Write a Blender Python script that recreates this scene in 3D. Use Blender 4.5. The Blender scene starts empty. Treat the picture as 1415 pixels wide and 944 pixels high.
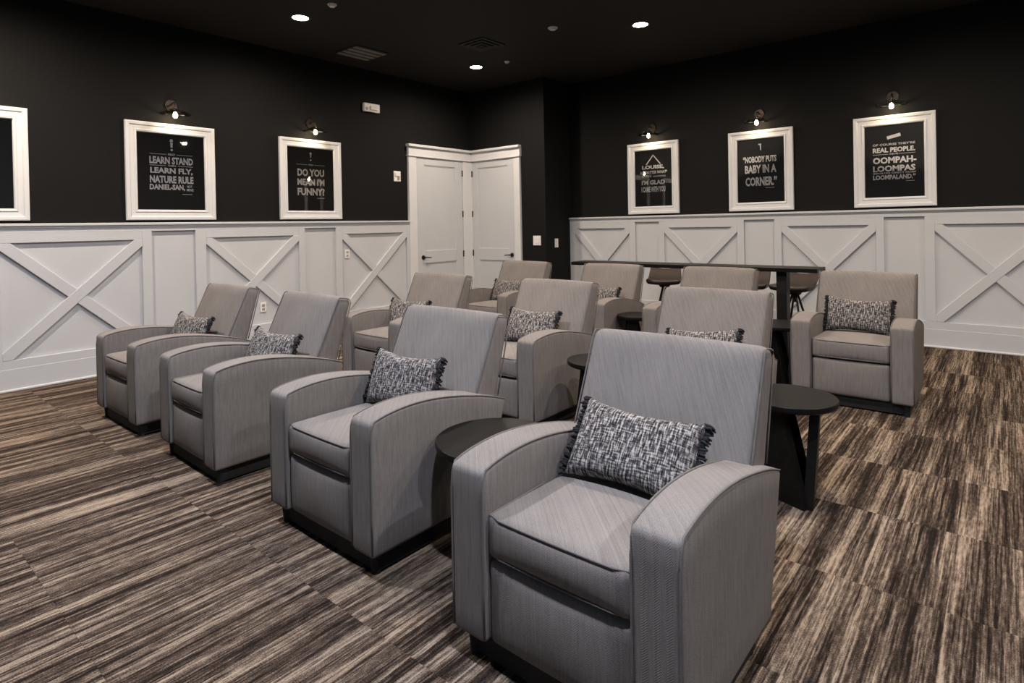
import bpy, bmesh, math, random
from mathutils import Vector, Matrix
random.seed(7)
PI = math.pi
S = bpy.context.scene
C = S.collection

# ---------------------------------------------------------------- camera, world, exposure
def set_camera():
    yaw, pitch, roll = 0.6989, -0.0075, -0.019
    f, px, py = 812.75, 707.27, 317.46
    fwd = Vector((-math.sin(yaw)*math.cos(pitch), math.cos(yaw)*math.cos(pitch), math.sin(pitch)))
    rt = Vector((math.cos(yaw), math.sin(yaw), 0)); up = rt.cross(fwd)
    c, s = math.cos(roll), math.sin(roll)
    R = c*rt + s*up; U = -s*rt + c*up
    cam = bpy.data.cameras.new('camera'); o = bpy.data.objects.new('camera', cam); C.objects.link(o)
    m = Matrix.Identity(4)
    for i in range(3):
        m[i][0] = R[i]; m[i][1] = U[i]; m[i][2] = -fwd[i]
    m[0][3], m[1][3], m[2][3] = 6.8418, -7.1045, 1.40
    o.matrix_world = m
    cam.sensor_fit = 'HORIZONTAL'; cam.sensor_width = 36.0
    cam.lens = f/1415*36.0
    cam.shift_x = (707.5-px)/1415; cam.shift_y = (py-472.0)/1415
    cam.clip_start = 0.05
    S.camera = o
set_camera()
W = bpy.data.worlds.new('world'); S.world = W; W.use_nodes = True
W.node_tree.nodes['Background'].inputs[0].default_value = (0.02, 0.022, 0.028, 1)
W.node_tree.nodes['Background'].inputs[1].default_value = 0.2
S.view_settings.view_transform = 'Standard'; S.view_settings.look = 'None'
S.view_settings.exposure = 0.0; S.view_settings.gamma = 1.0; S.view_settings.use_curve_mapping = False

CEIL = 3.62            # ceiling height
D = 0.6726             # y of the back wall
RX = 1.54              # x of the return wall
DOWN_W = 325.0
WARM = (1.0, 0.83, 0.68); COOL = (0.82, 0.86, 1.0)
SCREEN_STRENGTH = 0.7
BULB_W = 3.2

# ---------------------------------------------------------------- node helpers
def newmat(name):
    m = bpy.data.materials.new(name); m.use_nodes = True
    nt = m.node_tree; b = nt.nodes['Principled BSDF']
    return m, nt, b
def N(nt, t, **kw):
    n = nt.nodes.new(t)
    for k, v in kw.items():
        if k in n.inputs: n.inputs[k].default_value = v
        else: setattr(n, k, v)
    return n
def mth(nt, op, a, b=None, c=None):
    n = nt.nodes.new('ShaderNodeMath'); n.operation = op
    for i, v in enumerate((a, b, c)):
        if v is None: continue
        if isinstance(v, (int, float)): n.inputs[i].default_value = v
        else: nt.links.new(v, n.inputs[i])
    return n.outputs[0]
def ramp(nt, fac, stops, interp='LINEAR'):
    r = nt.nodes.new('ShaderNodeValToRGB'); r.color_ramp.interpolation = interp
    el = r.color_ramp.elements
    while len(el) < len(stops): el.new(0.5)
    for e, (p, c) in zip(el, stops):
        e.position = p; e.color = (*c, 1) if len(c) == 3 else c
    nt.links.new(fac, r.inputs[0]); return r.outputs[0]
def combine(nt, x, y, z):
    n = nt.nodes.new('ShaderNodeCombineXYZ')
    for i, v in enumerate((x, y, z)):
        if isinstance(v, (int, float)): n.inputs[i].default_value = v
        else: nt.links.new(v, n.inputs[i])
    return n.outputs[0]
def noise(nt, vec, scale=5.0, detail=2.0, rough=0.5):
    n = nt.nodes.new('ShaderNodeTexNoise'); n.inputs['Scale'].default_value = scale
    n.inputs['Detail'].default_value = detail; n.inputs['Roughness'].default_value = rough
    nt.links.new(vec, n.inputs['Vector']); return n.outputs['Fac']
def bump(nt, b, h, strength, dist):
    n = nt.nodes.new('ShaderNodeBump'); n.inputs['Strength'].default_value = strength
    n.inputs['Distance'].default_value = dist
    nt.links.new(h, n.inputs['Height']); nt.links.new(n.outputs[0], b.inputs['Normal'])
def simple(name, col, rough=0.5, metal=0.0, nscale=40.0, var=0.06, bmp=0.0, spec=0.5):
    m, nt, b = newmat(name)
    tc = N(nt, 'ShaderNodeTexCoord').outputs['Object']
    n = noise(nt, tc, nscale, 3)
    lo = tuple(max(0, c*(1-var)) for c in col); hi = tuple(min(1, c*(1+var)) for c in col)
    nt.links.new(ramp(nt, n, [(0.3, lo), (0.7, hi)]), b.inputs['Base Color'])
    b.inputs['Roughness'].default_value = rough; b.inputs['Metallic'].default_value = metal
    b.inputs['Specular IOR Level'].default_value = spec
    if bmp: bump(nt, b, n, bmp, 0.002)
    return m
def emit(name, col, st):
    m, nt, b = newmat(name)
    b.inputs['Base Color'].default_value = (*col, 1)
    b.inputs['Emission Color'].default_value = (*col, 1); b.inputs['Emission Strength'].default_value = st
    return m

# ---------------------------------------------------------------- materials
def fabric_mat(name, base, hi):
    m, nt, b = newmat(name)
    tc = N(nt, 'ShaderNodeTexCoord').outputs['Object']
    sp = N(nt, 'ShaderNodeSeparateXYZ'); nt.links.new(tc, sp.inputs[0])
    x, y, z = sp.outputs
    h = mth(nt, 'ADD', mth(nt, 'MULTIPLY', x, 1.0), y)                 # across the weave on any upright face
    # herringbone: narrow upright bands with slanted threads
    band = mth(nt, 'SINE', mth(nt, 'MULTIPLY', h, 2*PI/0.034))
    sl = mth(nt, 'MULTIPLY', mth(nt, 'SIGN', band), h)
    thr = mth(nt, 'SINE', mth(nt, 'MULTIPLY', mth(nt, 'ADD', sl, z), 2*PI/0.0065))
    fine = noise(nt, tc, 420, 2)
    strk = noise(nt, combine(nt, mth(nt, 'MULTIPLY', h, 160), 0.0, mth(nt, 'MULTIPLY', z, 9)), 1.0, 3)
    cloud = noise(nt, tc, 6, 2)
    v = mth(nt, 'ADD', mth(nt, 'MULTIPLY', fine, 0.45), mth(nt, 'MULTIPLY', strk, 0.35))
    v = mth(nt, 'ADD', v, mth(nt, 'MULTIPLY', cloud, 0.14))
    v = mth(nt, 'ADD', v, mth(nt, 'MULTIPLY', thr, 0.035))
    v = mth(nt, 'ADD', v, mth(nt, 'MULTIPLY', band, 0.012))
    nt.links.new(ramp(nt, v, [(0.30, base), (0.64, hi)]), b.inputs['Base Color'])
    b.inputs['Roughness'].default_value = 0.92; b.inputs['Specular IOR Level'].default_value = 0.2
    b.inputs['Sheen Weight'].default_value = 0.0; b.inputs['Sheen Roughness'].default_value = 0.5
    hh = mth(nt, 'ADD', fine, mth(nt, 'MULTIPLY', thr, 0.25))
    bump(nt, b, hh, 0.35, 0.0015)
    return m
M = {}
M['fabric'] = fabric_mat('grey_herringbone_fabric', (0.118, 0.107, 0.099), (0.232, 0.213, 0.198))
M['piping'] = fabric_mat('grey_piping_fabric', (0.085, 0.078, 0.073), (0.16, 0.148, 0.138))
M['white'] = simple('white_satin_paint', (0.505, 0.525, 0.55), 0.42, nscale=3, var=0.02)
M['frame_white'] = simple('white_frame_paint', (0.62, 0.635, 0.65), 0.38, nscale=5, var=0.02)
M['black_wall'] = simple('black_wall_paint', (0.0078, 0.0079, 0.0081), 0.7, nscale=60, var=0.15, bmp=0.08, spec=0.12)
M['black_ceiling'] = simple('black_ceiling_paint', (0.018, 0.0168, 0.0155), 0.75, nscale=60, var=0.15, spec=0.2)
M['black_wood'] = simple('black_stained_wood', (0.0060, 0.0056, 0.0052), 0.42, nscale=30, var=0.3, bmp=0.1, spec=0.18)
M['plinth'] = simple('black_base', (0.006, 0.006, 0.006), 0.8, nscale=30, var=0.2)
M['dark_metal'] = simple('dark_bronze_metal', (0.05, 0.042, 0.035), 0.4, 0.9, nscale=30, var=0.2)
M['hinge'] = simple('dark_hinge_metal', (0.06, 0.05, 0.04), 0.35, 0.8)
M['black_metal'] = simple('black_powdercoat', (0.012, 0.011, 0.011), 0.5, 0.3)
M['leather'] = simple('brown_leather', (0.022, 0.013, 0.009), 0.48, nscale=90, var=0.3, bmp=0.25)
M['plastic'] = simple('white_plastic', (0.74, 0.73, 0.71), 0.4, nscale=10, var=0.03)
M['grey_plastic'] = simple('grey_plastic', (0.30, 0.30, 0.29), 0.4)
M['poster'] = simple('black_poster_paper', (0.0040, 0.0038, 0.0038), 0.6, nscale=20, var=0.1)
M['print'] = simple('white_print', (0.86, 0.84, 0.80), 0.7, nscale=60, var=0.05)
M['vent_grey'] = simple('grey_vent_metal', (0.22, 0.21, 0.20), 0.5, nscale=20)
M['black_vent'] = simple('black_vent_metal', (0.003, 0.003, 0.003), 0.7)
M['fringe'] = simple('black_fringe_yarn', (0.007, 0.007, 0.009), 0.95, nscale=300, var=0.5)
M['trim_ring'] = simple('downlight_trim', (0.05, 0.05, 0.05), 0.5)
M['lamp'] = emit('downlight_lens', (1.0, 0.93, 0.82), 28.0)
M['bulb'] = emit('edison_bulb', (1.0, 0.80, 0.55), 30.0)
M['screen'] = emit('projection_screen', (0.55, 0.72, 1.0), SCREEN_STRENGTH)

def glass_mat(name, rough, tint=(1, 1, 1), ior=1.45):
    m = bpy.data.materials.new(name); m.use_nodes = True; nt = m.node_tree
    nt.nodes.remove(nt.nodes['Principled BSDF'])
    out = nt.nodes['Material Output']
    tr = N(nt, 'ShaderNodeBsdfTransparent'); tr.inputs[0].default_value = (*tint, 1)
    gl = N(nt, 'ShaderNodeBsdfGlossy'); gl.inputs['Roughness'].default_value = rough
    fr = N(nt, 'ShaderNodeFresnel'); fr.inputs['IOR'].default_value = ior
    mx = N(nt, 'ShaderNodeMixShader')
    nt.links.new(fr.outputs[0], mx.inputs[0]); nt.links.new(tr.outputs[0], mx.inputs[1]); nt.links.new(gl.outputs[0], mx.inputs[2])
    nt.links.new(mx.outputs[0], out.inputs[0])
    return m
M['glass'] = glass_mat('picture_glass', 0.02)
M['shade_glass'] = glass_mat('lamp_shade_glass', 0.06, (0.93, 0.93, 0.93), 1.5)

def pillow_mat():
    m, nt, b = newmat('black_white_woven_fabric')
    tc = N(nt, 'ShaderNodeTexCoord').outputs['Object']
    sp = N(nt, 'ShaderNodeSeparateXYZ'); nt.links.new(tc, sp.inputs[0])
    x, y, z = sp.outputs
    wob = noise(nt, tc, 30, 2)
    xx = mth(nt, 'ADD', x, mth(nt, 'MULTIPLY', wob, 0.006))
    a = noise(nt, combine(nt, mth(nt, 'MULTIPLY', xx, 165), 0.0, mth(nt, 'MULTIPLY', z, 26)), 1.0, 2)
    c = noise(nt, combine(nt, mth(nt, 'MULTIPLY', x, 34), 7.0, mth(nt, 'MULTIPLY', z, 190)), 1.0, 2)
    v = mth(nt, 'ADD', mth(nt, 'MULTIPLY', a, 0.60), mth(nt, 'MULTIPLY', c, 0.40))
    nt.links.new(ramp(nt, v, [(0.39, (0.010, 0.010, 0.013)), (0.49, (0.075, 0.07, 0.07)), (0.61, (0.40, 0.375, 0.345))]), b.inputs['Base Color'])
    b.inputs['Roughness'].default_value = 0.95; b.inputs['Specular IOR Level'].default_value = 0.1
    bump(nt, b, v, 0.6, 0.004)
    return m
M['pillow'] = pillow_mat()

def carpet_mat():
    m, nt, b = newmat('striped_carpet')
    pos = N(nt, 'ShaderNodeNewGeometry').outputs['Position']
    rnd = N(nt, 'ShaderNodeObjectInfo').outputs['Random']
    sp = N(nt, 'ShaderNodeSeparateXYZ'); nt.links.new(pos, sp.inputs[0])
    x, y, z = sp.outputs
    wob = noise(nt, combine(nt, mth(nt, 'MULTIPLY', x, 2.0), mth(nt, 'MULTIPLY', y, 7.0), 0.0), 1.0, 2)
    X = mth(nt, 'ADD', mth(nt, 'ADD', x, mth(nt, 'MULTIPLY', wob, 0.007)), mth(nt, 'MULTIPLY', rnd, 0.16))
    Y = mth(nt, 'ADD', y, mth(nt, 'MULTIPLY', rnd, 1.6))
    wide = noise(nt, combine(nt, mth(nt, 'MULTIPLY', X, 13), mth(nt, 'MULTIPLY', Y, 0.4), 3.0), 1.0, 1)
    mid = noise(nt, combine(nt, mth(nt, 'MULTIPLY', X, 60), mth(nt, 'MULTIPLY', Y, 1.3), 0.0), 1.0, 2)
    fine = noise(nt, combine(nt, mth(nt, 'MULTIPLY', X, 160), mth(nt, 'MULTIPLY', Y, 4.0), 9.0), 1.0, 2)
    pile = noise(nt, pos, 210, 2)
    blot = noise(nt, combine(nt, mth(nt, 'MULTIPLY', X, 90), mth(nt, 'MULTIPLY', Y, 22), 5.0), 1.0, 2)
    lane = ramp(nt, wide, [(0.38, (0.36,)*3), (0.46, (0.46,)*3), (0.53, (0.51,)*3), (0.60, (0.655,)*3)])
    v = mth(nt, 'MULTIPLY', lane, 0.50)
    v = mth(nt, 'ADD', v, mth(nt, 'MULTIPLY', mid, 0.54))
    v = mth(nt, 'ADD', v, mth(nt, 'MULTIPLY', fine, 0.42))
    v = mth(nt, 'ADD', v, mth(nt, 'MULTIPLY', blot, 0.26))
    v = mth(nt, 'ADD', v, mth(nt, 'MULTIPLY', pile, 0.30))
    v = mth(nt, 'SUBTRACT', v, 0.495)
    col = ramp(nt, v, [(0.37, (0.010, 0.007, 0.0055)), (0.45, (0.030, 0.021, 0.016)), (0.53, (0.076, 0.056, 0.042)),
                       (0.61, (0.170, 0.131, 0.097)), (0.70, (0.285, 0.226, 0.170))])
    nt.links.new(col, b.inputs['Base Color'])
    b.inputs['Roughness'].default_value = 0.97; b.inputs['Specular IOR Level'].default_value = 0.08
    bump(nt, b, mth(nt, 'ADD', pile, mth(nt, 'MULTIPLY', fine, 0.6)), 0.55, 0.004)
    return m
M['carpet'] = carpet_mat()

# ---------------------------------------------------------------- mesh helpers
def obj(name, bm, mat, parent=None, smooth=False, bevel=0.0, recalc=True):
    if recalc: bmesh.ops.recalc_face_normals(bm, faces=bm.faces[:])
    me = bpy.data.meshes.new(name); bm.to_mesh(me); bm.free()
    if smooth:
        for p in me.polygons: p.use_smooth = True
    me.materials.append(mat)
    o = bpy.data.objects.new(name, me); C.objects.link(o)
    if parent: o.parent = parent
    if bevel:
        md = o.modifiers.new('bevel', 'BEVEL'); md.width = bevel; md.segments = 2; md.limit_method = 'ANGLE'; md.angle_limit = math.radians(40)
        md.harden_normals = False
    return o
def thing(name, label, cat, loc=(0, 0, 0), rotz=0.0, group=None):
    o = bpy.data.objects.new(name, None); C.objects.link(o); o.empty_display_size = 0.1
    o.location = loc; o.rotation_euler = (0, 0, rotz); o['label'] = label; o['category'] = cat
    if group: o['group'] = group
    return o
def struct(o): o['kind'] = 'structure'; return o
def box(bm, x0, x1, y0, y1, z0, z1):
    r = bmesh.ops.create_cube(bm, size=1.0)
    for v in r['verts']:
        v.co = Vector((x0+(v.co.x+.5)*(x1-x0), y0+(v.co.y+.5)*(y1-y0), z0+(v.co.z+.5)*(z1-z0)))
    return r['verts']
def bx(x0, x1, y0, y1, z0, z1):
    bm = bmesh.new(); box(bm, x0, x1, y0, y1, z0, z1); return bm
def cyl(bm, c, r0, r1, h, n=20, axis='z'):
    r = bmesh.ops.create_cone(bm, cap_ends=True, segments=n, radius1=r0, radius2=r1, depth=h)
    for v in r['verts']:
        p = v.co.copy(); p.z += h/2
        if axis == 'y': p = Vector((p.x, -p.z, p.y))
        if axis == 'x': p = Vector((p.z, p.x, p.y))
        v.co = p + Vector(c)
    return r['verts']
def tube(bm, pts, r, n=6, closed=False):
    pts = [Vector(p) for p in pts]; rings = []
    for i, p in enumerate(pts):
        a = pts[i-1] if i else p; b = pts[i+1] if i < len(pts)-1 else p
        t = (b-a).normalized(); u = t.cross(Vector((0, 0, 1)))
        if u.length < 0.05: u = t.cross(Vector((1, 0, 0)))
        u.normalize(); w = t.cross(u)
        rr = r[i] if isinstance(r, (list, tuple)) else r
        rings.append([bm.verts.new(p + rr*(math.cos(2*PI*k/n)*u + math.sin(2*PI*k/n)*w)) for k in range(n)])
    for a, b in zip(rings, rings[1:]):
        for k in range(n): bm.faces.new((a[k], a[(k+1) % n], b[(k+1) % n], b[k]))
    bm.faces.new(rings[0]); bm.faces.new(rings[-1][::-1])
def lathe(bm, prof, c=(0, 0, 0), n=32, closed=False):
    rings = []
    for r, z in prof:
        rings.append([bm.verts.new((c[0]+r*math.cos(2*PI*k/n), c[1]+r*math.sin(2*PI*k/n), c[2]+z)) for k in range(n)])
    prs = list(zip(rings, rings[1:])) + ([(rings[-1], rings[0])] if closed else [])
    for a, b in prs:
        for k in range(n): bm.faces.new((a[k], a[(k+1) % n], b[(k+1) % n], b[k]))
    if not closed:
        bm.faces.new(rings[0]); bm.faces.new(rings[-1])
def axis_samples(a, b, r, n, k=3):
    """coordinates from a to b, dense within r of either end"""
    out = [a + r*(1-math.cos(PI/2*i/k)) for i in range(k)]
    out += [a + r + (b-a-2*r)*i/n for i in range(n+1)]
    out += [b - r*(1-math.cos(PI/2*i/k)) for i in range(k-1, -1, -1)]
    return out
def rbox(x0, x1, y0, y1, z0, z1, r, n=(6, 8, 6), warp=None, bm=None):
    """rounded box on a grid, with an optional warp of every point"""
    if bm is None: bm = bmesh.new()
    ax = [axis_samples(x0, x1, r, n[0]), axis_samples(y0, y1, r, n[1]), axis_samples(z0, z1, r, n[2])]
    lo = (x0, y0, z0); hi = (x1, y1, z1); cache = {}
    def vert(p):
        key = tuple(round(q, 6) for q in p)
        if key in cache: return cache[key]
        q = Vector([min(max(p[i], lo[i]+r), hi[i]-r) for i in range(3)])
        d = Vector(p)-q
        # map the cube surface coordinate to the sphere corner
        if d.length > 1e-9: d = d.normalized()*r
        w = q+d
        if warp: w = Vector(warp(w))
        cache[key] = bm.verts.new(w); return cache[key]
    for i in range(3):
        j, k = (i+1) % 3, (i+2) % 3
        for side in (lo[i], hi[i]):
            for a in range(len(ax[j])-1):
                for c in range(len(ax[k])-1):
                    q = []
                    for (s, t) in ((a, c), (a+1, c), (a+1, c+1), (a, c+1)):
                        p = [0, 0, 0]; p[i] = side; p[j] = ax[j][s]; p[k] = ax[k][t]; q.append(vert(p))
                    if len(set(q)) > 2:
                        try: bm.faces.new(list(dict.fromkeys(q)))
                        except ValueError: pass
    return bm
def lerp_table(t, x):
    if x <= t[0][0]: return t[0][1]
    for (a, va), (b, vb) in zip(t, t[1:]):
        if x <= b: return va + (vb-va)*(x-a)/(b-a)
    return t[-1][1]
def smooth_table(t, x):
    h = 0.025
    return (lerp_table(t, x-h) + 2*lerp_table(t, x) + lerp_table(t, x+h))/4
def copy_tree(o, parent=None):
    c = o.copy(); C.objects.link(c)
    if parent: c.parent = parent
    for ch in o.children: copy_tree(ch, c)
    return c

# ---------------------------------------------------------------- room shell
XR, YF = 11.0, -10.4
floor = struct(obj('floor', bx(0, XR, YF, D, -0.10, -0.008), M['plinth']))
ceiling = struct(obj('ceiling', bx(-0.1, XR+0.1, YF-0.1, D+0.1, CEIL, CEIL+0.1), M['black_ceiling']))
# carpet tiles: one piece each, rows match the joints in the carpet
TS = 0.6645
tile_me = None
ys = [-3.88 + TS*k for k in range(-10, 8)]
xs = [0.02 + TS*k for k in range(-1, 17)]
for yy in ys:
    for xx in xs:
        x0, x1 = max(xx, 0.0), min(xx+TS, XR); y0, y1 = max(yy, YF), min(yy+TS, D)
        if x1-x0 < 0.03 or y1-y0 < 0.03: continue
        if x1 <= RX+0.01 and y0 >= 0: continue
        full = abs(x1-x0-TS) < 1e-4 and abs(y1-y0-TS) < 1e-4
        if full and tile_me:
            o = bpy.data.objects.new('carpet_tile', tile_me); C.objects.link(o)
        else:
            g = 0.0003
            bm = bx(-(x1-x0)/2+g, (x1-x0)/2-g, -(y1-y0)/2+g, (y1-y0)/2-g, -0.008, 0.0)
            o = obj('carpet_tile', bm, M['carpet'])
            if full: tile_me = o.data
        o.location = ((x0+x1)/2, (y0+y1)/2, 0.0); o.parent = floor

wall_left = struct(obj('wall_left', bx(YF, D+0.1, 0, 0.1, 0, CEIL), M['black_wall'])); wall_left.rotation_euler = (0, 0, PI/2)
wall_back = struct(obj('wall_back', bx(RX, XR, 0, 0.1, 0, CEIL), M['black_wall'])); wall_back.location = (0, D, 0)
wall_corner = struct(obj('wall_corner', bx(0.0, RX, 0, D+0.1, 0, CEIL), M['black_wall']))   # stub wall: door face and its return side
wall_right = struct(obj('wall_right', bx(XR, XR+0.1, YF, D+0.1, 0, CEIL), M['black_wall']))
wall_front = struct(obj('wall_front', bx(-0.1, XR+0.1, YF-0.1, YF, 0, CEIL), M['black_wall']))

CAPZ = 1.50
def wainscot(wall, a0, a1, xp, np_, end_stile=None):
    """local x along the wall, room side at local -y. xp: X panels, np_: narrow panels, as (x0,x1)."""
    w = M['white']; t0, t1 = -0.010, -0.038
    obj('wainscot_backing', bx(a0, a1, t0, 0.0, 0.02, CAPZ-0.03), w, wall)
    zt, zn, zb = 1.325, 1.412, 0.278
    obj('bottom_rail', bx(a0, a1, t1, t0, 0.02, zb), w, wall, bevel=0.002)
    obj('top_rail', bx(a0, a1, t1, t0, zn, CAPZ-0.03), w, wall, bevel=0.002)
    edges = sorted([(p[0], p[1], 'x') for p in xp] + [(p[0], p[1], 'n') for p in np_])
    cur = a0
    for s, e, k in edges:
        if s > cur+0.005: obj('stile', bx(cur, s, t1, t0, zb, zn), w, wall, bevel=0.002)
        if k == 'x':
            s2, e2 = max(s, a0), min(e, a1)
            obj('panel_rail', bx(s2, e2, t1, t0, zt, zn), w, wall, bevel=0.002)
            # crossed braces with mitred ends, both 0.10 wide
            h = zt-zb; L = e-s; ang = math.atan2(h, L); bw = 0.098
            cx, cz = (s+e)/2, (zt+zb)/2
            for sg, dt in ((1, 0.0), (-1, 0.0015)):
                nx, nz = -math.sin(ang)*bw/2, math.cos(ang)*bw/2
                # polygon: corner-to-corner strip clipped by the panel rectangle
                dx = bw/2/math.sin(ang); dz = bw/2/math.cos(ang)
                poly = [(-L/2, -h/2), (-L/2+dx, -h/2), (L/2, h/2-dz), (L/2, h/2), (L/2-dx, h/2), (-L/2, -h/2+dz)]
                poly = [(x, z) for x, z in poly]
                bm = bmesh.new()
                f = [bm.verts.new((cx+sg*x, t1-0.002+dt*2, cz+z)) for x, z in poly]
                g = [bm.verts.new((cx+sg*x, t0, cz+z)) for x, z in poly]
                bm.faces.new(f); bm.faces.new(g[::-1])
                for i in range(len(f)): bm.faces.new((f[i], f[(i+1) % 6], g[(i+1) % 6], g[i]))
                if s < a0:   # part of it lies outside the frame end
                    pass
                obj('brace', bm, w, wall, bevel=0.004)
        cur = e
    if cur < a1-0.005: obj('stile', bx(cur, a1, t1, t0, zb, zn), w, wall, bevel=0.002)
    obj('cap_rail', bx(a0, a1, -0.062, 0.0, CAPZ-0.026, CAPZ), w, wall, bevel=0.004)
    obj('cap_moulding', bx(a0, a1, -0.046, 0.0, CAPZ-0.046, CAPZ-0.026), w, wall, bevel=0.004)

LX = [(-4.92-1.755*k-1.12, -4.92-1.755*k) for k in (2, 1, 0)] + [(-4.289, -3.167), (-2.536, -1.43)]
LN = [(-4.83-1.755*k, -4.40-1.755*k) for k in (2, 1, 0)] + [(-3.085, -2.635)]
wainscot(wall_left, -9.70, -1.372, LX, LN)
RXP = [(1.632, 2.595), (3.145, 4.163), (4.706, 5.713), (6.255, 7.262), (7.81, 8.80), (9.36, 10.35)]
RNP = [(2.69, 3.066), (4.25, 4.622), (5.792, 6.167), (7.354, 7.72), (8.90, 9.27)]
wainscot(wall_back, RX+0.001, XR-0.02, RXP, RNP)
for nm, wall, a0, a1 in (('baseboard_left', wall_left, -9.70, -1.372), ('baseboard_back', wall_back, RX, XR-0.02)):
    b = struct(obj(nm, bx(a0, a1, -0.040, -0.0, 0.0, 0.20), M['white'], bevel=0.003))
    b.rotation_euler = wall.rotation_euler; b.location = wall.location
    obj('shoe_moulding', bx(a0, a1, -0.056, -0.040, 0.0, 0.022), M['frame_white'], b, bevel=0.006)

# ---------------------------------------------------------------- doors in the corner
def door(n, a0, a1, hinge_right, loc, rot):
    """local x along the wall, room side -y; leaf from a0 to a1"""
    root = struct(obj('door_%d' % n, bx(a0, a1, -0.020, 0.0, 0.01, 2.45), M['white']))
    root.location = loc; root.rotation_euler = (0, 0, rot)
    w = M['white']; st = 0.155 if a1-a0 > 0.95 else 0.125
    i0, i1 = a0+st, a1-st
    def member(nm, x0, x1, z0, z1): obj(nm, bx(x0, x1, -0.034, -0.020, z0, z1), w, root, bevel=0.004)
    member('door_stile', a0, i0, 0.01, 2.45); member('door_stile', i1, a1, 0.01, 2.45)
    member('door_rail', i0, i1, 2.35, 2.45); member('door_rail', i0, i1, 0.845, 1.035); member('door_rail', i0, i1, 0.01, 0.24)
    for z0, z1 in ((1.035, 2.35), (0.24, 0.845)):
        bm = bmesh.new(); e = 0.012
        box(bm, i0, i1, -0.027, -0.020, z1-e, z1); box(bm, i0, i1, -0.027, -0.020, z0, z0+e)
        box(bm, i0, i0+e, -0.027, -0.020, z0+e, z1-e); box(bm, i1-e, i1, -0.027, -0.020, z0+e, z1-e)
        obj('panel_bead', bm, w, root)
    hx_ = a1+0.004 if hinge_right else a0-0.004
    for z in (2.26, 1.60, 0.955):
        bm = bmesh.new(); cyl(bm, (hx_, -0.040, z-0.05), 0.008, 0.008, 0.10, 8); box(bm, hx_-0.014, hx_+0.014, -0.038, -0.034, z-0.05, z+0.05)
        obj('hinge', bm, M['hinge'], root)
    kx = a0+0.10 if hinge_right else a1-0.055; sg = 1 if hinge_right else -1
    bm = bmesh.new(); cyl(bm, (kx, -0.034, 0.935), 0.034, 0.032, 0.012, 20, 'y'); cyl(bm, (kx, -0.046, 0.935), 0.012, 0.012, 0.035, 12, 'y')
    hd = obj('door_handle', bm, M['black_metal'], root)
    bm = bmesh.new(); tube(bm, [(kx, -0.078, 0.935), (kx+sg*0.05, -0.080, 0.936), (kx+sg*0.13, -0.076, 0.930)], [0.010, 0.009, 0.007], 8)
    obj('lever', bm, M['black_metal'], hd)
    return root
door(1, -1.215, -0.245, True, (0, 0, 0), PI/2)
door(2, 0.062, 0.955, False, (0, 0, 0), 0)
def casing(n, loc, rot, o0, i0, i1, o1, h0, h1):
    w = M['frame_white']
    t = struct(obj('trim_%d' % n, bx(o0, i0, -0.045, 0, 0, 2.462), w, bevel=0.004))
    t.location = loc; t.rotation_euler = (0, 0, rot)
    obj('side_casing', bx(i1, o1, -0.045, 0, 0, 2.462), w, t, bevel=0.004)
    obj('jamb_strip', bx(i0, i1, -0.030, 0, 2.450, 2.462), w, t)
    obj('head_bead', bx(h0, h1, -0.062, 0, 2.462, 2.482), w, t, bevel=0.004)
    obj('head_board', bx(h0+.012, h1-.0, -0.050, 0, 2.482, 2.605), w, t, bevel=0.003)
    obj('head_crown', bx(h0-0.008, h1, -0.085, 0, 2.605, 2.645), w, t, bevel=0.008)
casing(1, (0, 0, 0), PI/2, -1.372, -1.222, -0.238, -0.002, -1.385, -0.002)
casing(2, (0, 0, 0), 0, 0.043, 0.058, 0.962, 1.082, 0.043, 1.095)

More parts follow.
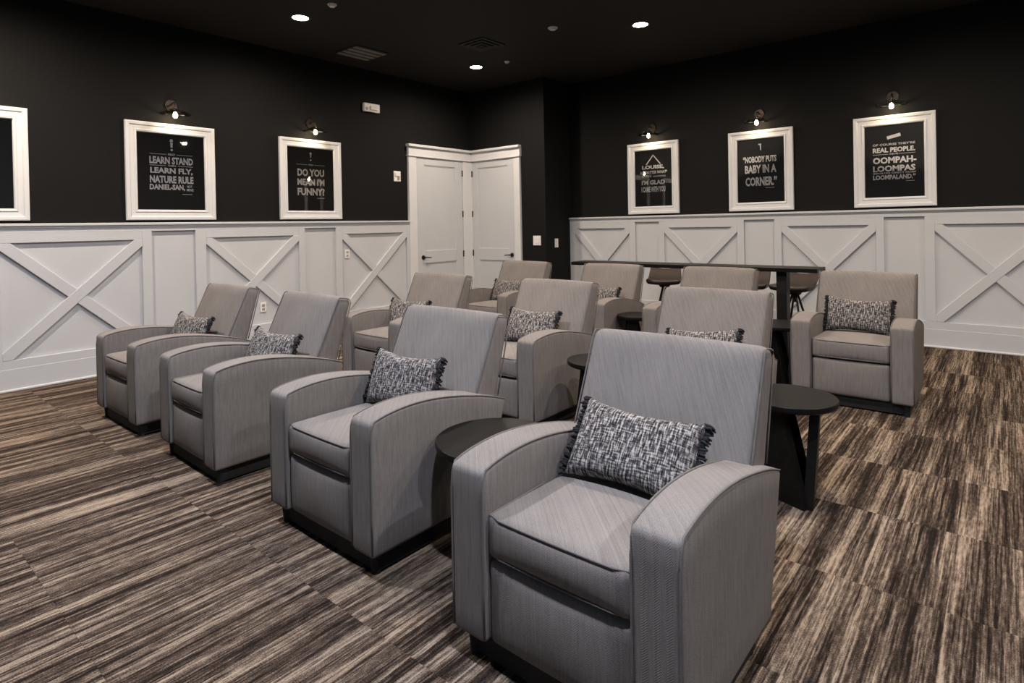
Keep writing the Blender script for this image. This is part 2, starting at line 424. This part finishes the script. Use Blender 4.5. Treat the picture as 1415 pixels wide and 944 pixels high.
# ---------------------------------------------------------------- reclining armchair (front at local y=0, faces -y)
ARM_TOP = [(0, 0.624), (0.02, 0.632), (0.067, 0.645), (0.15, 0.655), (0.235, 0.658), (0.325, 0.653), (0.42, 0.641), (0.52, 0.622), (0.63, 0.597), (0.73, 0.569), (0.80, 0.543), (0.84, 0.528), (1.0, 0.48)]
ZB = 0.085
AD = 0.82
def rear_slant(y, z):
    k = max(0.0, min(1.0, (0.53-z)/0.45))
    return y*(1 - 0.17*k*(y/AD)**2)
def arm_warp(sgn, inner, outer):
    def w(p):
        x, y, z = p
        t = (z-ZB)/(0.62-ZB)
        z2 = ZB + t*(smooth_table(ARM_TOP, y)-ZB)
        y2 = rear_slant(y, z2)
        return (x, y2, z2)
    return w
def make_chair(label, loc, rot, group):
    root = thing('recliner_armchair', label, 'armchair', loc, rot, group)
    f, pm = M['fabric'], M['piping']
    inn, out = 0.256, 0.399
    for sg in (-1, 1):
        x0, x1 = (inn, out) if sg > 0 else (-out, -inn)
        bm = rbox(x0, x1, 0.0, AD, ZB, 0.62, 0.020, (3, 22, 8), arm_warp(sg, inn, out))
        arm = obj('arm', bm, f, root, smooth=True)
        for e in (x0, x1):
            dx = 0.004 if e == x0 else -0.004
            pts = [(e+dx, 0.003, z) for z in (0.10, 0.25, 0.40, 0.55)]
            pts += [(e+dx, 0.008, 0.595)]
            for i in range(0, 25):
                y = 0.022 + (AD-0.03)*i/24
                pts.append((e+dx, y, smooth_table(ARM_TOP, y)-0.004))
            bm = bmesh.new(); tube(bm, pts, 0.0038, 6); obj('piping', bm, pm, arm, smooth=True)
    # seat cushion with crowned top and bulging front
    def seat_w(p):
        x, y, z = p
        u = x/0.254; v = (y-0.31)/0.31; t = (z-0.365)/0.13
        z += 0.016*max(0, 1-u*u)*max(0, 1-v*v)*t
        z += 0.010*max(0, y-0.1)/0.5*0
        y -= 0.014*max(0, 1-u*u)*max(0, 1-(2*t-1)**2)*(1 if y < 0.2 else 0)
        z -= 0.022*max(0.0, (y-0.15))*t
        return (x, y, z)
    seat = obj('seat_cushion', rbox(-0.254, 0.254, 0.012, 0.64, 0.358, 0.497, 0.026, (10, 12, 5), seat_w), f, root, smooth=True)
    for zz, yy in ((0.489, 0.016), (0.370, 0.016)):
        pts = [(-0.249, 0.30, zz+0.002), (-0.249, 0.04, zz)] + [(-0.249+0.498*i/10, yy-0.006*(1-(2*i/10-1)**2)+(0.012 if i in (0, 10) else 0), zz) for i in range(11)] + [(0.249, 0.04, zz), (0.249, 0.30, zz+0.002)]
        bm = bmesh.new(); tube(bm, pts, 0.0038, 6); obj('piping', bm, pm, seat, smooth=True)
    def pan_w(p):
        x, y, z = p
        if y < 0.06: y -= 0.016*max(0, 1-(x/0.254)**2)*max(0, 1-((z-0.22)/0.135)**2)
        return (x, y, z)
    obj('footrest_panel', rbox(-0.2535, 0.2535, 0.018, 0.10, 0.088, 0.352, 0.022, (8, 2, 8), pan_w), f, root, smooth=True)
    obj('seat_base', bx(-0.255, 0.255, 0.085, 0.63, 0.10, 0.375), pm, root)
    # backrest: leans back, rolled top, wings rest on the arms
    Z0, Z1 = 0.47, 0.955
    def back_w(p):
        x, y, z = p                      # y 0..0.17 thickness
        h = (z-Z0)/(Z1-Z0)
        u = x/0.355
        th = 0.205 - 0.100*h
        yy = 0.590 + 0.228*h + y/0.17*th
        if y < 0.085: yy -= 0.018*max(0, 1-u*u)*max(0, 1-(2*h-1)**2)
        z += 0.006*(1-u*u)*(h if h > 0.8 else 0)
        return (x, yy, z - (y/0.17)*0.020*h)
    back = obj('backrest', rbox(-0.355, 0.355, 0, 0.17, Z0, Z1, 0.042, (10, 4, 12), back_w), f, root, smooth=True)
    for sg in (-1, 1):
        x = sg*0.3515; pts = []
        k = 0.030
        for z in (0.53, 0.62, 0.72, 0.82, Z1-k-0.005): pts.append(back_w((x, 0.012, z)))
        for i in range(1, 6):
            a = PI/2*i/5; pts.append(back_w((x, k-(k-0.012)*math.cos(a)+0.0, Z1-k+(k-0.006)*math.sin(a))))
        pts.append(back_w((x, 0.10, Z1-0.006)))
        pts.append(back_w((x, 0.14, Z1-0.010))); pts.append(back_w((x, 0.162, Z1-0.03)))
        for z in (0.80, 0.65, 0.55): pts.append(back_w((x, 0.165, z)))
        bm = bmesh.new(); tube(bm, pts, 0.0038, 6); obj('piping', bm, pm, back, smooth=True)
    obj('back_panel', rbox(-0.255, 0.255, 0.60, 0.80, 0.09, 0.52, 0.02, (6, 3, 6), lambda p: (p[0], rear_slant(p[1], p[2]), p[2])), f, root, smooth=True)
    obj('plinth', bx(-0.365, 0.365, 0.045, 0.62, 0.012, 0.09), M['plinth'], root)
    for sx in (-1, 1):
        for yy in (0.035, 0.58):
            bm = bmesh.new(); cyl(bm, (sx*0.345, yy+0.02, 0.0), 0.020, 0.026, 0.09, 12); obj('foot', bm, M['plinth'], root)
    return root
Y1, Y2, Y3 = -5.725, -4.09, -2.25
chairs = [
 ('C1', (1.925, Y1, 0), 0.010, 'grey recliner at the far left end of the front row, nearest the white wall', 'recliners in the front row'),
 ('C2', (3.137, Y1+0.01, 0), -0.015, 'grey recliner second from the left in the front row, narrow gap on both sides', 'recliners in the front row'),
 ('C3', (4.521, Y1+0.018, 0), 0.0, 'grey recliner in the front row just left of the round side table', 'recliners in the front row'),
 ('C4', (5.838, Y1-0.05, 0), 0.0, 'largest and nearest grey recliner, at the right end of the front row', 'recliners in the front row'),
 ('R2a', (2.71, Y2, 0), 0.0, 'recliner at the left end of the middle row, behind the gap in the front row', 'recliners in the middle row'),
 ('R2b', (4.060, Y2+0.012, 0), 0.004, 'recliner in the middle of the middle row, seen between the two nearest chairs', 'recliners in the middle row'),
 ('R2c', (5.355, Y2, 0), 0.0, 'recliner of the middle row directly behind the nearest chair, mostly its tall backrest showing', 'recliners in the middle row'),
 ('R3a', (2.27, Y3, 0), 0.0, 'back row recliner standing in front of the white double doors', 'recliners in the back row'),
 ('R3b', (3.50, Y3, 0), 0.0, 'back row recliner in front of the left end of the long bar table', 'recliners in the back row'),
 ('R3c', (4.69, Y3, 0), 0.0, 'back row recliner whose bare back top shows between the two bar stools', 'recliners in the back row'),
 ('C5', (5.950, Y3+0.02, 0), 0.018, 'whole recliner standing alone at the right end of the back row by the aisle', 'recliners in the back row'),
]
proto = None; CH = {}
for key, loc, rot, lab, grp in chairs:
    if proto is None: o = proto = make_chair(lab, loc, rot, grp)
    else:
        o = copy_tree(proto); o['label'] = lab; o['group'] = grp
        o.location = loc; o.rotation_euler = (0, 0, rot)
    CH[key] = (loc, rot)

# ---------------------------------------------------------------- lumbar pillows (upright in local xz, thickness along y)
PW, PH = 0.226, 0.145
def pillow_pt(u, v, s):
    """u, v in -1..1; s is the side"""
    ex = 1 - 0.055*(1-abs(v)**2.0)*0 - 0.05*(1-v*v)*abs(u)**3*0.6
    ez = 1 - 0.19*(1-u*u)*abs(v)**3
    th = 0.062*((1-u**4)*(1-v**4))**0.55
    return (PW*u*ex, s*th, PH*v*ez)
def make_pillow(label, group):
    root = thing('lumbar_pillow', label, 'pillow', group=group)
    bm = bmesh.new(); n, m = 18, 12; grid = {}
    for s in (-1, 1):
        for i in range(n+1):
            for j in range(m+1):
                u = math.sin(PI/2*(2*i/n-1)); v = math.sin(PI/2*(2*j/m-1))
                edge = i in (0, n) or j in (0, m)
                key = (i, j, 0 if edge else s)
                if key not in grid: grid[key] = bm.verts.new(pillow_pt(u, v, 0 if edge else s))
        for i in range(n):
            for j in range(m):
                q = [grid[(a, b, 0 if (a in (0, n) or b in (0, m)) else s)] for a, b in ((i, j), (i+1, j), (i+1, j+1), (i, j+1))]
                bm.faces.new(q)
    obj('pillow_body', bm, M['pillow'], root, smooth=True)
    rnd = random.Random(3)
    for sx in (-1, 1):
        bm = bmesh.new()
        for k in range(46):
            v = -0.98+1.96*k/45
            x0 = pillow_pt(sx, v, 0)[0]; z0 = pillow_pt(sx, v, 0)[2]
            for q in range(2):
                L = 0.016+0.014*rnd.random(); dy = (rnd.random()-.5)*0.030; dz = (rnd.random()-.5)*0.016
                tube(bm, [(x0-sx*0.008, dy*0.2, z0), (x0+sx*L*0.6, dy*0.7, z0+dz*0.5), (x0+sx*L, dy, z0+dz-0.003)], [0.0045, 0.0055, 0.003], 5)
        fr = obj('fringe', bm, M['fringe'], root, smooth=True); fr['label'] = 'black yarn fringe'
    return root
pillows = [
 ('C1', (0.01, 0.515, 0.612), 0.10, -0.42, 0.02, 'woven pillow with black fringe on the leftmost front row recliner', 'pillows of the front row'),
 ('C2', (0.05, 0.505, 0.612), 0.10, -0.45, 0.02, 'woven pillow with black fringe on the second recliner from the left in the front row', 'pillows of the front row'),
 ('C3', (-0.005, 0.500, 0.628), 0.06, -0.36, 0.0, 'woven pillow standing on the front row recliner just left of the round table', 'pillows of the front row'),
 ('C4', (0.012, 0.478, 0.618), 0.02, -0.64, 0.03, 'largest black and white woven pillow, on the seat of the nearest recliner', 'pillows of the front row'),
 ('R2a', (-0.10, 0.500, 0.600), 0.10, -0.42, 0.0, 'pillow on the left recliner of the middle row, mostly hidden by the backrest in front', 'pillows of the middle row'),
 ('R2b', (-0.02, 0.515, 0.618), 0.0, -0.45, 0.0, 'pale woven pillow with fringed end on the centre recliner of the middle row', 'pillows of the middle row'),
 ('R2c', (0.035, 0.515, 0.600), 0.0, -0.45, -0.09, 'pillow just peeking over the back of the nearest recliner', 'pillows of the middle row'),
 ('R3a', (-0.02, 0.515, 0.615), 0.0, -0.42, 0.0, 'woven pillow on the back row recliner in front of the white doors', 'pillows of the back row'),
 ('R3b', (0.01, 0.515, 0.600), 0.0, -0.42, 0.0, 'pillow on the back row recliner before the left end of the bar table', 'pillows of the back row'),
 ('C5', (-0.01, 0.490, 0.628), 0.0, -0.38, 0.02, 'woven pillow with fringe on both ends upright on the recliner by the right aisle', 'pillows of the back row'),
]
pp = None
for key, lp, rz, rx, ry, lab, grp in pillows:
    (cx, cy, _), a = CH[key]
    if pp is None: o = pp = make_pillow(lab, grp)
    else: o = copy_tree(pp); o['label'] = lab; o['group'] = grp
    o.location = (cx+lp[0]*math.cos(a)-lp[1]*math.sin(a), cy+lp[0]*math.sin(a)+lp[1]*math.cos(a), lp[2])
    o.rotation_euler = (rx, ry, a+rz)

# ---------------------------------------------------------------- round side tables on three splayed plank legs
def make_table(label, group):
    root = thing('side_table', label, 'table', group=group)
    H, R = 0.505, 0.262
    bm = bmesh.new(); lathe(bm, [(R-0.020, H-0.036), (R-0.004, H-0.028), (R, H-0.018), (R-0.001, H-0.003), (R-0.004, H)], n=56)
    obj('tabletop', bm, M['black_wood'], root, smooth=False, bevel=0.0)
    for k in range(3):
        a = 2*PI*k/3 + 0.16
        bm = bmesh.new(); rr, t = 0.105, 0.026
        t0, t1 = 0.065, 0.175        # half widths at top and bottom
        ca, sa = math.cos(a), math.sin(a)
        def P(r, s, z): return (r*ca - s*sa, r*sa + s*ca, z)
        vs = []
        for (z, hw, ro) in ((0.0, t1, rr), (H-0.034, t0, rr+0.035)):
            for (r, s) in ((ro-t, -hw), (ro+t, -hw), (ro+t, hw), (ro-t, hw)): vs.append(bm.verts.new(P(r, s, z)))
        bm.faces.new(vs[:4]); bm.faces.new(vs[4:])
        for i in range(4): bm.faces.new((vs[i], vs[(i+1) % 4], vs[4+(i+1) % 4], vs[4+i]))
        obj('leg', bm, M['black_wood'], root, bevel=0.002)
    return root
tabs = [((5.183, -5.26, 0), 0.0, 0.98, 'round black side table between the two nearest recliners, highlight on its rim'),
        ((5.985, -3.91, 0), 0.0, 0.86, 'round black side table in the open to the right, its tapered plank legs visible'),
        ((4.765, -3.79, 0), 0.4, 0.74, 'black side table of the middle row, its edge peeking left of the nearest backrest'),
        ((4.08, -1.93, 0), 0.4, 0.76, 'small dark side table between two recliners of the back row'),
        ((5.325, -1.72, 0), 0.0, 0.88, 'black side table left of the single right-hand recliner, below the bar table post')]
tp = None
for loc, rz, sc_, lab in tabs:
    if tp is None: o = tp = make_table(lab, 'round side tables')
    else: o = copy_tree(tp); o['label'] = lab
    o.location = loc; o.rotation_euler = (0, 0, rz); o.scale = (sc_, sc_, 1.0)

# ---------------------------------------------------------------- bar table and stools behind the back row
bt = thing('bar_table', 'long narrow dark bar table behind the back row of recliners', 'table', (4.0, -0.76, 0))
obj('tabletop', bx(-1.38, 1.455, -0.17, 0.17, 0.885, 0.925), M['black_wood'], bt, bevel=0.004)
for x in (-1.05, 1.10):
    obj('leg', bx(x-0.05, x+0.05, -0.06, 0.06, 0.02, 0.885), M['black_metal'], bt, bevel=0.003)
    obj('foot_plate', bx(x-0.09, x+0.09, -0.16, 0.16, 0.0, 0.02), M['black_metal'], bt, bevel=0.003)
def make_stool(label, loc, rz, group):
    root = thing('bar_stool', label, 'stool', loc, rz, group)
    def sw(p):
        x, y, z = p
        k = max(0.0, y)/0.19
        t = (z-0.64)/0.06
        # the shell turns up into a low back behind and at the sides
        lift = 0.13*k**1.6 + 0.035*(abs(x)/0.2)**2.5*max(0, 0.4+k)
        x2 = x*(1-0.05*(1-t)) * (1-0.10*k)
        return (x2, y+0.05*k*(lift/0.13)*0.5, z+lift)
    obj('seat', rbox(-0.21, 0.21, -0.19, 0.19, 0.64, 0.70, 0.028, (8, 10, 2), sw), M['leather'], root, smooth=True)
    bm = bmesh.new(); cyl(bm, (0, 0, 0.60), 0.055, 0.085, 0.045, 20); cyl(bm, (0, 0, 0.52), 0.022, 0.022, 0.09, 12)
    obj('swivel', bm, M['black_metal'], root)
    for k in range(4):
        a = PI/4 + PI/2*k; ca, sa = math.cos(a), math.sin(a)
        bm = bmesh.new(); tube(bm, [(0.03*ca, 0.03*sa, 0.60), (0.085*ca, 0.085*sa, 0.42), (0.235*ca, 0.235*sa, 0.0)], 0.0115, 8)
        obj('leg', bm, M['black_metal'], root)
    bm = bmesh.new()
    tube(bm, [(0.165*math.cos(2*PI*i/24), 0.165*math.sin(2*PI*i/24), 0.205) for i in range(25)], 0.007, 6)
    obj('foot_ring', bm, M['black_metal'], root)
    return root
s0 = make_stool('brown leather bar stool showing left of the bare back row backrest, under the bar table', (3.60, -0.33, 0), 0.35, 'brown leather bar stools')
for (x, rz, lab) in ((4.63, 0.1, 'bar stool almost hidden, only its brown edge beside the back row backrest'), (5.10, -0.15, 'brown leather bar stool behind the black post at the right end of the bar table')):
    s = copy_tree(s0); s.location = (x, -0.33, 0); s.rotation_euler = (0, 0, rz); s['label'] = lab

# ---------------------------------------------------------------- framed posters
def text_mesh(txt, w, h, cx, z0, bold=0.022):
    cu = bpy.data.curves.new('lettering', 'FONT'); cu.body = txt; cu.size = 1.0; cu.offset = bold*1.9; cu.resolution_u = 2
    cu.space_character = 1.0; cu.fill_mode = 'BOTH'
    o = bpy.data.objects.new('tmp', cu); C.objects.link(o)
    dg = bpy.context.evaluated_depsgraph_get()
    me = bpy.data.meshes.new_from_object(o.evaluated_get(dg))
    xs_ = [v.co.x for v in me.vertices]; ys_ = [v.co.y for v in me.vertices]
    sx = w/(max(xs_)-min(xs_)); sz = h/(max(ys_)-min(ys_)); x0, y0 = min(xs_), min(ys_)
    V = [(cx-w/2+(v.co.x-x0)*sx, 0.0, z0+(v.co.y-y0)*sz) for v in me.vertices]
    F = [tuple(p.vertices) for p in me.polygons]
    bpy.data.objects.remove(o); bpy.data.curves.remove(cu); bpy.data.meshes.remove(me)
    return V, F
def rule(x0, x1, z, t=0.004): return [(x0, 0, z), (x1, 0, z), (x1, 0, z+t), (x0, 0, z+t)], [(0, 1, 2, 3)]
def quad(pts): return [(x, 0, z) for x, z in pts], [tuple(range(len(pts)))]
def disc(cx, cz, r, n=14): return [(cx+r*math.cos(2*PI*k/n), 0, cz+r*math.sin(2*PI*k/n)) for k in range(n)], [tuple(range(n))]
def frame(label, lamp_label, loc, rot, w, prints, lamp_dx=0.0, lamp=True):
    """loc: wall point below the frame's centre; local x right, -y into the room"""
    root = thing('poster_frame', label, 'picture', loc, rot, 'white framed posters')
    z0, z1 = 1.527, 2.547; hw = w/2; bw = 0.108
    # stepped moulding, mitred: profile offsets (inset from the outer edge, height off the wall)
    prof = [(0, 0.0), (0, 0.034), (0.010, 0.038), (0.034, 0.036), (0.042, 0.026), (0.078, 0.023), (0.086, 0.030), (0.102, 0.026), (bw, 0.010), (bw, 0.0)]
    bm = bmesh.new(); rings = []
    for ins, hgt in prof:
        rings.append([bm.verts.new((sx*(hw-ins), -hgt, zz)) for sx, zz in ((-1, z0+ins), (1, z0+ins), (1, z1-ins), (-1, z1-ins))])
    for a, b in zip(rings, rings[1:]+rings[:1]):
        for k in range(4): bm.faces.new((a[k], a[(k+1) % 4], b[(k+1) % 4], b[k]))
    obj('frame', bm, M['frame_white'], root)
    obj('poster', bx(-hw+bw-0.004, hw-bw+0.004, -0.006, 0.0, z0+bw-0.004, z1-bw+0.004), M['poster'], root)
    if prints:
        bm = bmesh.new()
        for V, F in prints:
            vs = [bm.verts.new((x, -0.0066, z)) for x, _, z in V]
            for f in F:
                try: bm.faces.new([vs[i] for i in f])
                except ValueError: pass
        obj('lettering', bm, M['print'], root, recalc=False)
    obj('glass', bx(-hw+bw-0.002, hw-bw+0.002, -0.011, -0.009, z0+bw-0.002, z1-bw+0.002), M['glass'], root)
    if lamp: picture_lamp(lamp_label, loc, rot, lamp_dx)
    return root
def picture_lamp(label, loc, rot, dx):
    root = thing('picture_lamp', label, 'lamp', (loc[0]+dx*math.cos(rot), loc[1]+dx*math.sin(rot), 2.74), rot, 'wall lamps above the posters')
    bm = bmesh.new(); cyl(bm, (0, 0, 0.01), 0.062, 0.058, 0.018, 28, 'y'); obj('wall_plate', bm, M['dark_metal'], root)
    bm = bmesh.new(); tube(bm, [(0, -0.015, 0.01), (0, -0.07, 0.03), (0, -0.115, 0.025), (0, -0.13, -0.01), (0, -0.13, -0.03)], 0.008, 8); obj('arm', bm, M['dark_metal'], root, smooth=True)
    bm = bmesh.new(); cyl(bm, (0, -0.13, -0.075), 0.022, 0.017, 0.05, 16); obj('socket', bm, M['dark_metal'], root)
    bm = bmesh.new()
    lathe(bm, [(0.024, -0.040), (0.060, -0.052), (0.125, -0.082), (0.150, -0.098), (0.148, -0.101), (0.123, -0.085), (0.058, -0.055), (0.022, -0.043)], (0, -0.13, 0), 36, closed=True)
    obj('glass_shade', bm, M['shade_glass'], root, smooth=True)
    bm = bmesh.new(); lathe(bm, [(0.008, -0.073), (0.012, -0.082), (0.020, -0.100), (0.023, -0.115), (0.019, -0.130), (0.008, -0.139)], (0, -0.13, 0), 14)
    obj('bulb', bm, M['bulb'], root, smooth=True)
    l = bpy.data.lights.new('lamp_light', 'POINT'); l.energy = BULB_W; l.color = (1.0, 0.78, 0.52); l.shadow_soft_size = 0.03
    lo = bpy.data.objects.new('lamp_light', l); C.objects.link(lo); lo.parent = root; lo.location = (0, -0.13, -0.165)
T = text_mesh
P1 = [T('FIRST', .07, .022, 0, 2.213, .01), rule(-.21, -.05, 2.222), rule(.05, .21, 2.222), T('LEARN STAND', .43, .078, 0, 2.120), rule(-.215, -.06, 2.102), rule(.06, .215, 2.102), T('THEN', .08, .018, 0, 2.096, .01),
      T('LEARN FLY,', .42, .072, 0.0, 2.010), T('NATURE RULE', .43, .078, 0, 1.918), T('DANIEL-SAN,', .345, .070, -.045, 1.836), T('NOT', .055, .028, .175, 1.874, .01), T('MINE', .07, .028, .18, 1.838, .01), rule(.10, .20, 1.800, .005),
      disc(0, 2.375, .016), quad([(-.012, 2.355), (.014, 2.355), (.010, 2.30), (-.008, 2.30)]), disc(0.002, 2.275, .012)]
P2 = [rule(-.20, -.05, 2.222), rule(.05, .20, 2.222), T('WHAT', .075, .020, 0, 2.214, .01), T('DO YOU', .38, .095, 0, 2.076), T("MEAN I'M", .385, .088, 0, 1.960), T('FUNNY?', .385, .095, 0, 1.832), rule(.08, .19, 1.795, .005),
      disc(0, 2.37, .016), quad([(-.009, 2.352), (.009, 2.352), (.004, 2.315), (-.004, 2.315)]), disc(0, 2.285, .011)]
P3 = [quad([(0, 2.372), (.012, 2.366), (-.095, 2.235), (-.115, 2.235)]), quad([(-.006, 2.372), (.008, 2.372), (.125, 2.235), (.103, 2.235)]), T('LOUISE,', .34, .062, 0, 2.162), T('NO MATTER WHAT', .40, .042, 0, 2.100, .01), T('HAPPENS', .15, .034, -.10, 2.052, .01), rule(.0, .19, 2.064, .005), rule(.0, .19, 2.052, .003),
      T("I'M GLAD", .36, .066, 0, 1.945), T('I CAME WITH YOU', .37, .080, 0, 1.838), disc(-.19, 2.11, .014), disc(.20, 2.13, .014)]
P4 = [T('“NOBODY PUTS', .41, .085, -.01, 2.140), T('BABY IN A', .385, .105, 0, 2.005), T('CORNER.”', .385, .115, .005, 1.842), rule(.06, .17, 1.812, .004),
      quad([(-.02, 2.378), (.014, 2.378), (.014, 2.362), (-.02, 2.362)]), quad([(-.004, 2.362), (.012, 2.362), (.012, 2.295), (.002, 2.295)])]
P5 = [T('OF COURSE THEY’RE', .40, .024, 0, 2.214, .01), T('REAL PEOPLE.', .40, .056, 0, 2.136), rule(-.20, -.05, 2.114), rule(.05, .20, 2.114), T('THEY’RE', .085, .018, 0, 2.108, .01),
      T('OOMPAH-', .41, .074, .005, 2.012), T('LOOMPAS', .40, .068, 0, 1.922), T('IMPORTED DIRECT FROM', .40, .018, 0, 1.896, .008), T('LOOMPALAND.”', .40, .054, 0, 1.832), rule(.11, .19, 1.808, .004),
      quad([(-.065, 2.315), (.062, 2.345), (.070, 2.310), (-.058, 2.280)])]
frame('white framed plain black poster cut off at the left edge of the view', 'wall lamp above the poster at the left edge of the view', (0, -6.262, 0), PI/2, 0.878, [])
frame('white framed black poster reading LEARN STAND, LEARN FLY', 'lit wall lamp above the LEARN STAND poster', (0, -4.611, 0), PI/2, 0.878, P1, 0.0)
frame('white framed black poster reading DO YOU MEAN I’M FUNNY', 'lit wall lamp above the FUNNY poster, left of the doors', (0, -2.963, 0), PI/2, 0.870, P2, 0.0)
frame('white framed black poster reading LOUISE with a hanging cord drawn on top', 'lit wall lamp above the LOUISE poster', (2.975, D, 0), 0, 0.787, P3)
frame('white framed black poster reading NOBODY PUTS BABY IN A CORNER', 'lit wall lamp above the BABY IN A CORNER poster', (4.457, D, 0), 0, 0.787, P4)
frame('white framed black poster reading REAL PEOPLE, OOMPAH-LOOMPAS', 'lit wall lamp above the rightmost poster', (5.890, D, 0), 0, 0.775, P5)

# ---------------------------------------------------------------- switches, outlets, devices
def plate(name, label, cat, loc, rot, w, h, extra):
    root = thing(name, label, cat, loc, rot)
    obj('cover_plate', bx(-w/2, w/2, -0.008, 0, -h/2, h/2), M['plastic'], root, bevel=0.002)
    for nm, (x0, x1, z0, z1, d), m in extra: obj(nm, bx(x0, x1, -0.008-d, -0.008, z0, z1), M[m], root, bevel=0.0015)
    return root
plate('light_switch', 'white double light switch on the black wall right of the doors', 'switch', (1.372, 0, 1.16), 0, 0.145, 0.145, [('rocker', (-.045, -.010, -.04, .04, .005), 'plastic'), ('rocker', (.010, .045, -.04, .04, .005), 'plastic')])
plate('light_switch', 'narrow white switch on the dark side of the wall return', 'switch', (RX, 0.262, 1.115), PI/2, 0.085, 0.135, [('rocker', (-.018, .018, -.04, .04, .005), 'plastic')])
plate('thermostat', 'small white thermostat box beside the top of the left door', 'thermostat', (0, -1.562, 2.152), PI/2, 0.125, 0.15, [('screen', (-.045, .045, .0, .05, .012), 'plastic'), ('sensor', (.005, .035, -.045, -.015, .014), 'grey_plastic')])
wp = M['white']
for lab, y, z in (('white wall outlet on the left wainscot beside the brace nearest the doors', -2.452, 1.055), ('low wall outlet on the left wainscot seen between two front row recliners', -3.64, 0.475)):
    plate('wall_outlet', lab, 'outlet', (-0.0+0.012, y, z), PI/2, 0.075, 0.115, [('socket', (-.017, .017, .008, .038, .003), 'grey_plastic'), ('socket', (-.017, .017, -.038, -.008, .003), 'grey_plastic')])
al = thing('alarm_unit', 'white rectangular alarm unit high on the black left wall', 'alarm', (0, -2.013, 3.087), PI/2)
obj('housing', bx(-0.135, 0.135, -0.045, 0, -0.06, 0.06), M['plastic'], al, bevel=0.010)
obj('lens', bx(-0.04, 0.085, -0.062, -0.045, -0.035, 0.02), M['frame_white'], al, bevel=0.008)
bm = bmesh.new(); cyl(bm, (-0.088, -0.045, -0.02), 0.022, 0.02, 0.010, 14, 'y'); obj('sounder', bm, M['grey_plastic'], al)

# ---------------------------------------------------------------- ceiling: downlights, vents, detectors
def downlight(x, y, label, col, power, first=[None]):
    root = thing('downlight', label, 'ceiling light', (x, y, CEIL), 0, 'recessed ceiling downlights')
    bm = bmesh.new(); lathe(bm, [(0.082, 0.0), (0.105, 0.0), (0.102, -0.008), (0.082, -0.006)], n=32, closed=True); obj('trim_ring', bm, M['trim_ring'], root, smooth=False)
    bm = bmesh.new(); cyl(bm, (0, 0, -0.004), 0.082, 0.082, 0.004, 28); obj('lens', bm, M['lamp'], root)
    l = bpy.data.lights.new('downlight_lamp', 'SPOT'); l.energy = power; l.color = col; l.spot_size = math.radians(175); l.spot_blend = 1.0; l.shadow_soft_size = 0.06
    lo = bpy.data.objects.new('downlight_lamp', l); C.objects.link(lo); lo.parent = root; lo.location = (0, 0, -0.012)
GX = (1.20, 3.73, 6.28, 8.83); GY = (-1.10, -3.77, -6.25)  # last x column is unseen, added to brighten the nearest recliner's right side
names = {(1.20, -1.10): 'glowing downlight over the doors, lowest of the three in view', (1.20, -3.77): 'glowing downlight at the upper left, over the left side of the chairs', (3.73, -1.10): 'glowing downlight at the upper right, over the bar table'}
for x in GX:
    for y in GY:
        front = y < -5
        downlight(x, y, names.get((x, y), 'ceiling downlight outside the picture, %s from the left wall, over the %s of chairs' % (('first', 'second', 'third', 'added as fourth')[GX.index(x)], {-6.25: 'front row', -3.77: 'middle row', -1.10: 'back row'}[y])), COOL if (front and x > 3) else WARM, DOWN_W*(1.75 if front else 1.0))
vent = thing('ceiling_vent', 'grey louvred ceiling vent near the left wall', 'vent', (0.620, -2.585, CEIL))
obj('vent_frame', bx(-0.24, 0.24, -0.25, 0.25, -0.008, 0), M['black_vent'], vent)
for k in range(4): obj('slat', bx(-0.21+0.115*k, -0.14+0.115*k, -0.23, 0.23, -0.018, -0.008), M['vent_grey'], vent, bevel=0.003)
dv = thing('ceiling_diffuser', 'dark square air diffuser beside the lowest ceiling light', 'vent', (1.96, -1.80, CEIL))
for k, (a, b) in enumerate(((0.20, 0.165), (0.145, 0.11), (0.09, 0.055))):
    bm = bmesh.new(); z = -0.006-0.008*k
    for (x0, x1, y0, y1) in ((-a, a, b, a), (-a, a, -a, -b), (-a, -b, -b, b), (b, a, -b, b)): box(bm, x0, x1, y0, y1, z-0.006, 0)
    obj('diffuser_ring', bm, M['black_vent'], dv)
obj('diffuser_core', bx(-0.035, 0.035, -0.035, 0.035, -0.03, 0), M['black_vent'], dv)
for x, y, lab, r in ((1.76, -3.755, 'white disc detector at the very top of the picture beside a downlight', 0.045), (2.95, -1.69, 'pale square detector at the top centre of the ceiling', 0.055), (1.69, -1.01, 'small white sprinkler cap right of the lowest ceiling light', 0.036)):
    root = thing('ceiling_detector', lab, 'detector', (x, y, CEIL))
    bm = bmesh.new(); cyl(bm, (0, 0, -0.010), r, r, 0.010, 24); obj('base_ring', bm, M['plastic'], root)
    bm = bmesh.new(); cyl(bm, (0, 0, -0.026), r*0.62, r*0.75, 0.016, 20); obj('cap', bm, M['plastic'], root)

# ---------------------------------------------------------------- projection screen on the wall the chairs face (behind the camera)
sc = thing('projection_screen', 'bright bluish projection screen on the wall the recliners face', 'screen', (7.0, YF+0.01, 1.15))
obj('screen_surface', bx(-1.75, 1.75, 0.0, 0.02, 0.0, 1.95), M['screen'], sc)
bm = bmesh.new()
for (x0, x1, z0, z1) in ((-1.83, 1.83, 1.95, 2.03), (-1.83, 1.83, -0.08, 0.0), (-1.83, -1.75, 0, 1.95), (1.75, 1.83, 0, 1.95)): box(bm, x0, x1, -0.005, 0.03, z0, z1)
obj('screen_border', bm, M['black_vent'], sc)
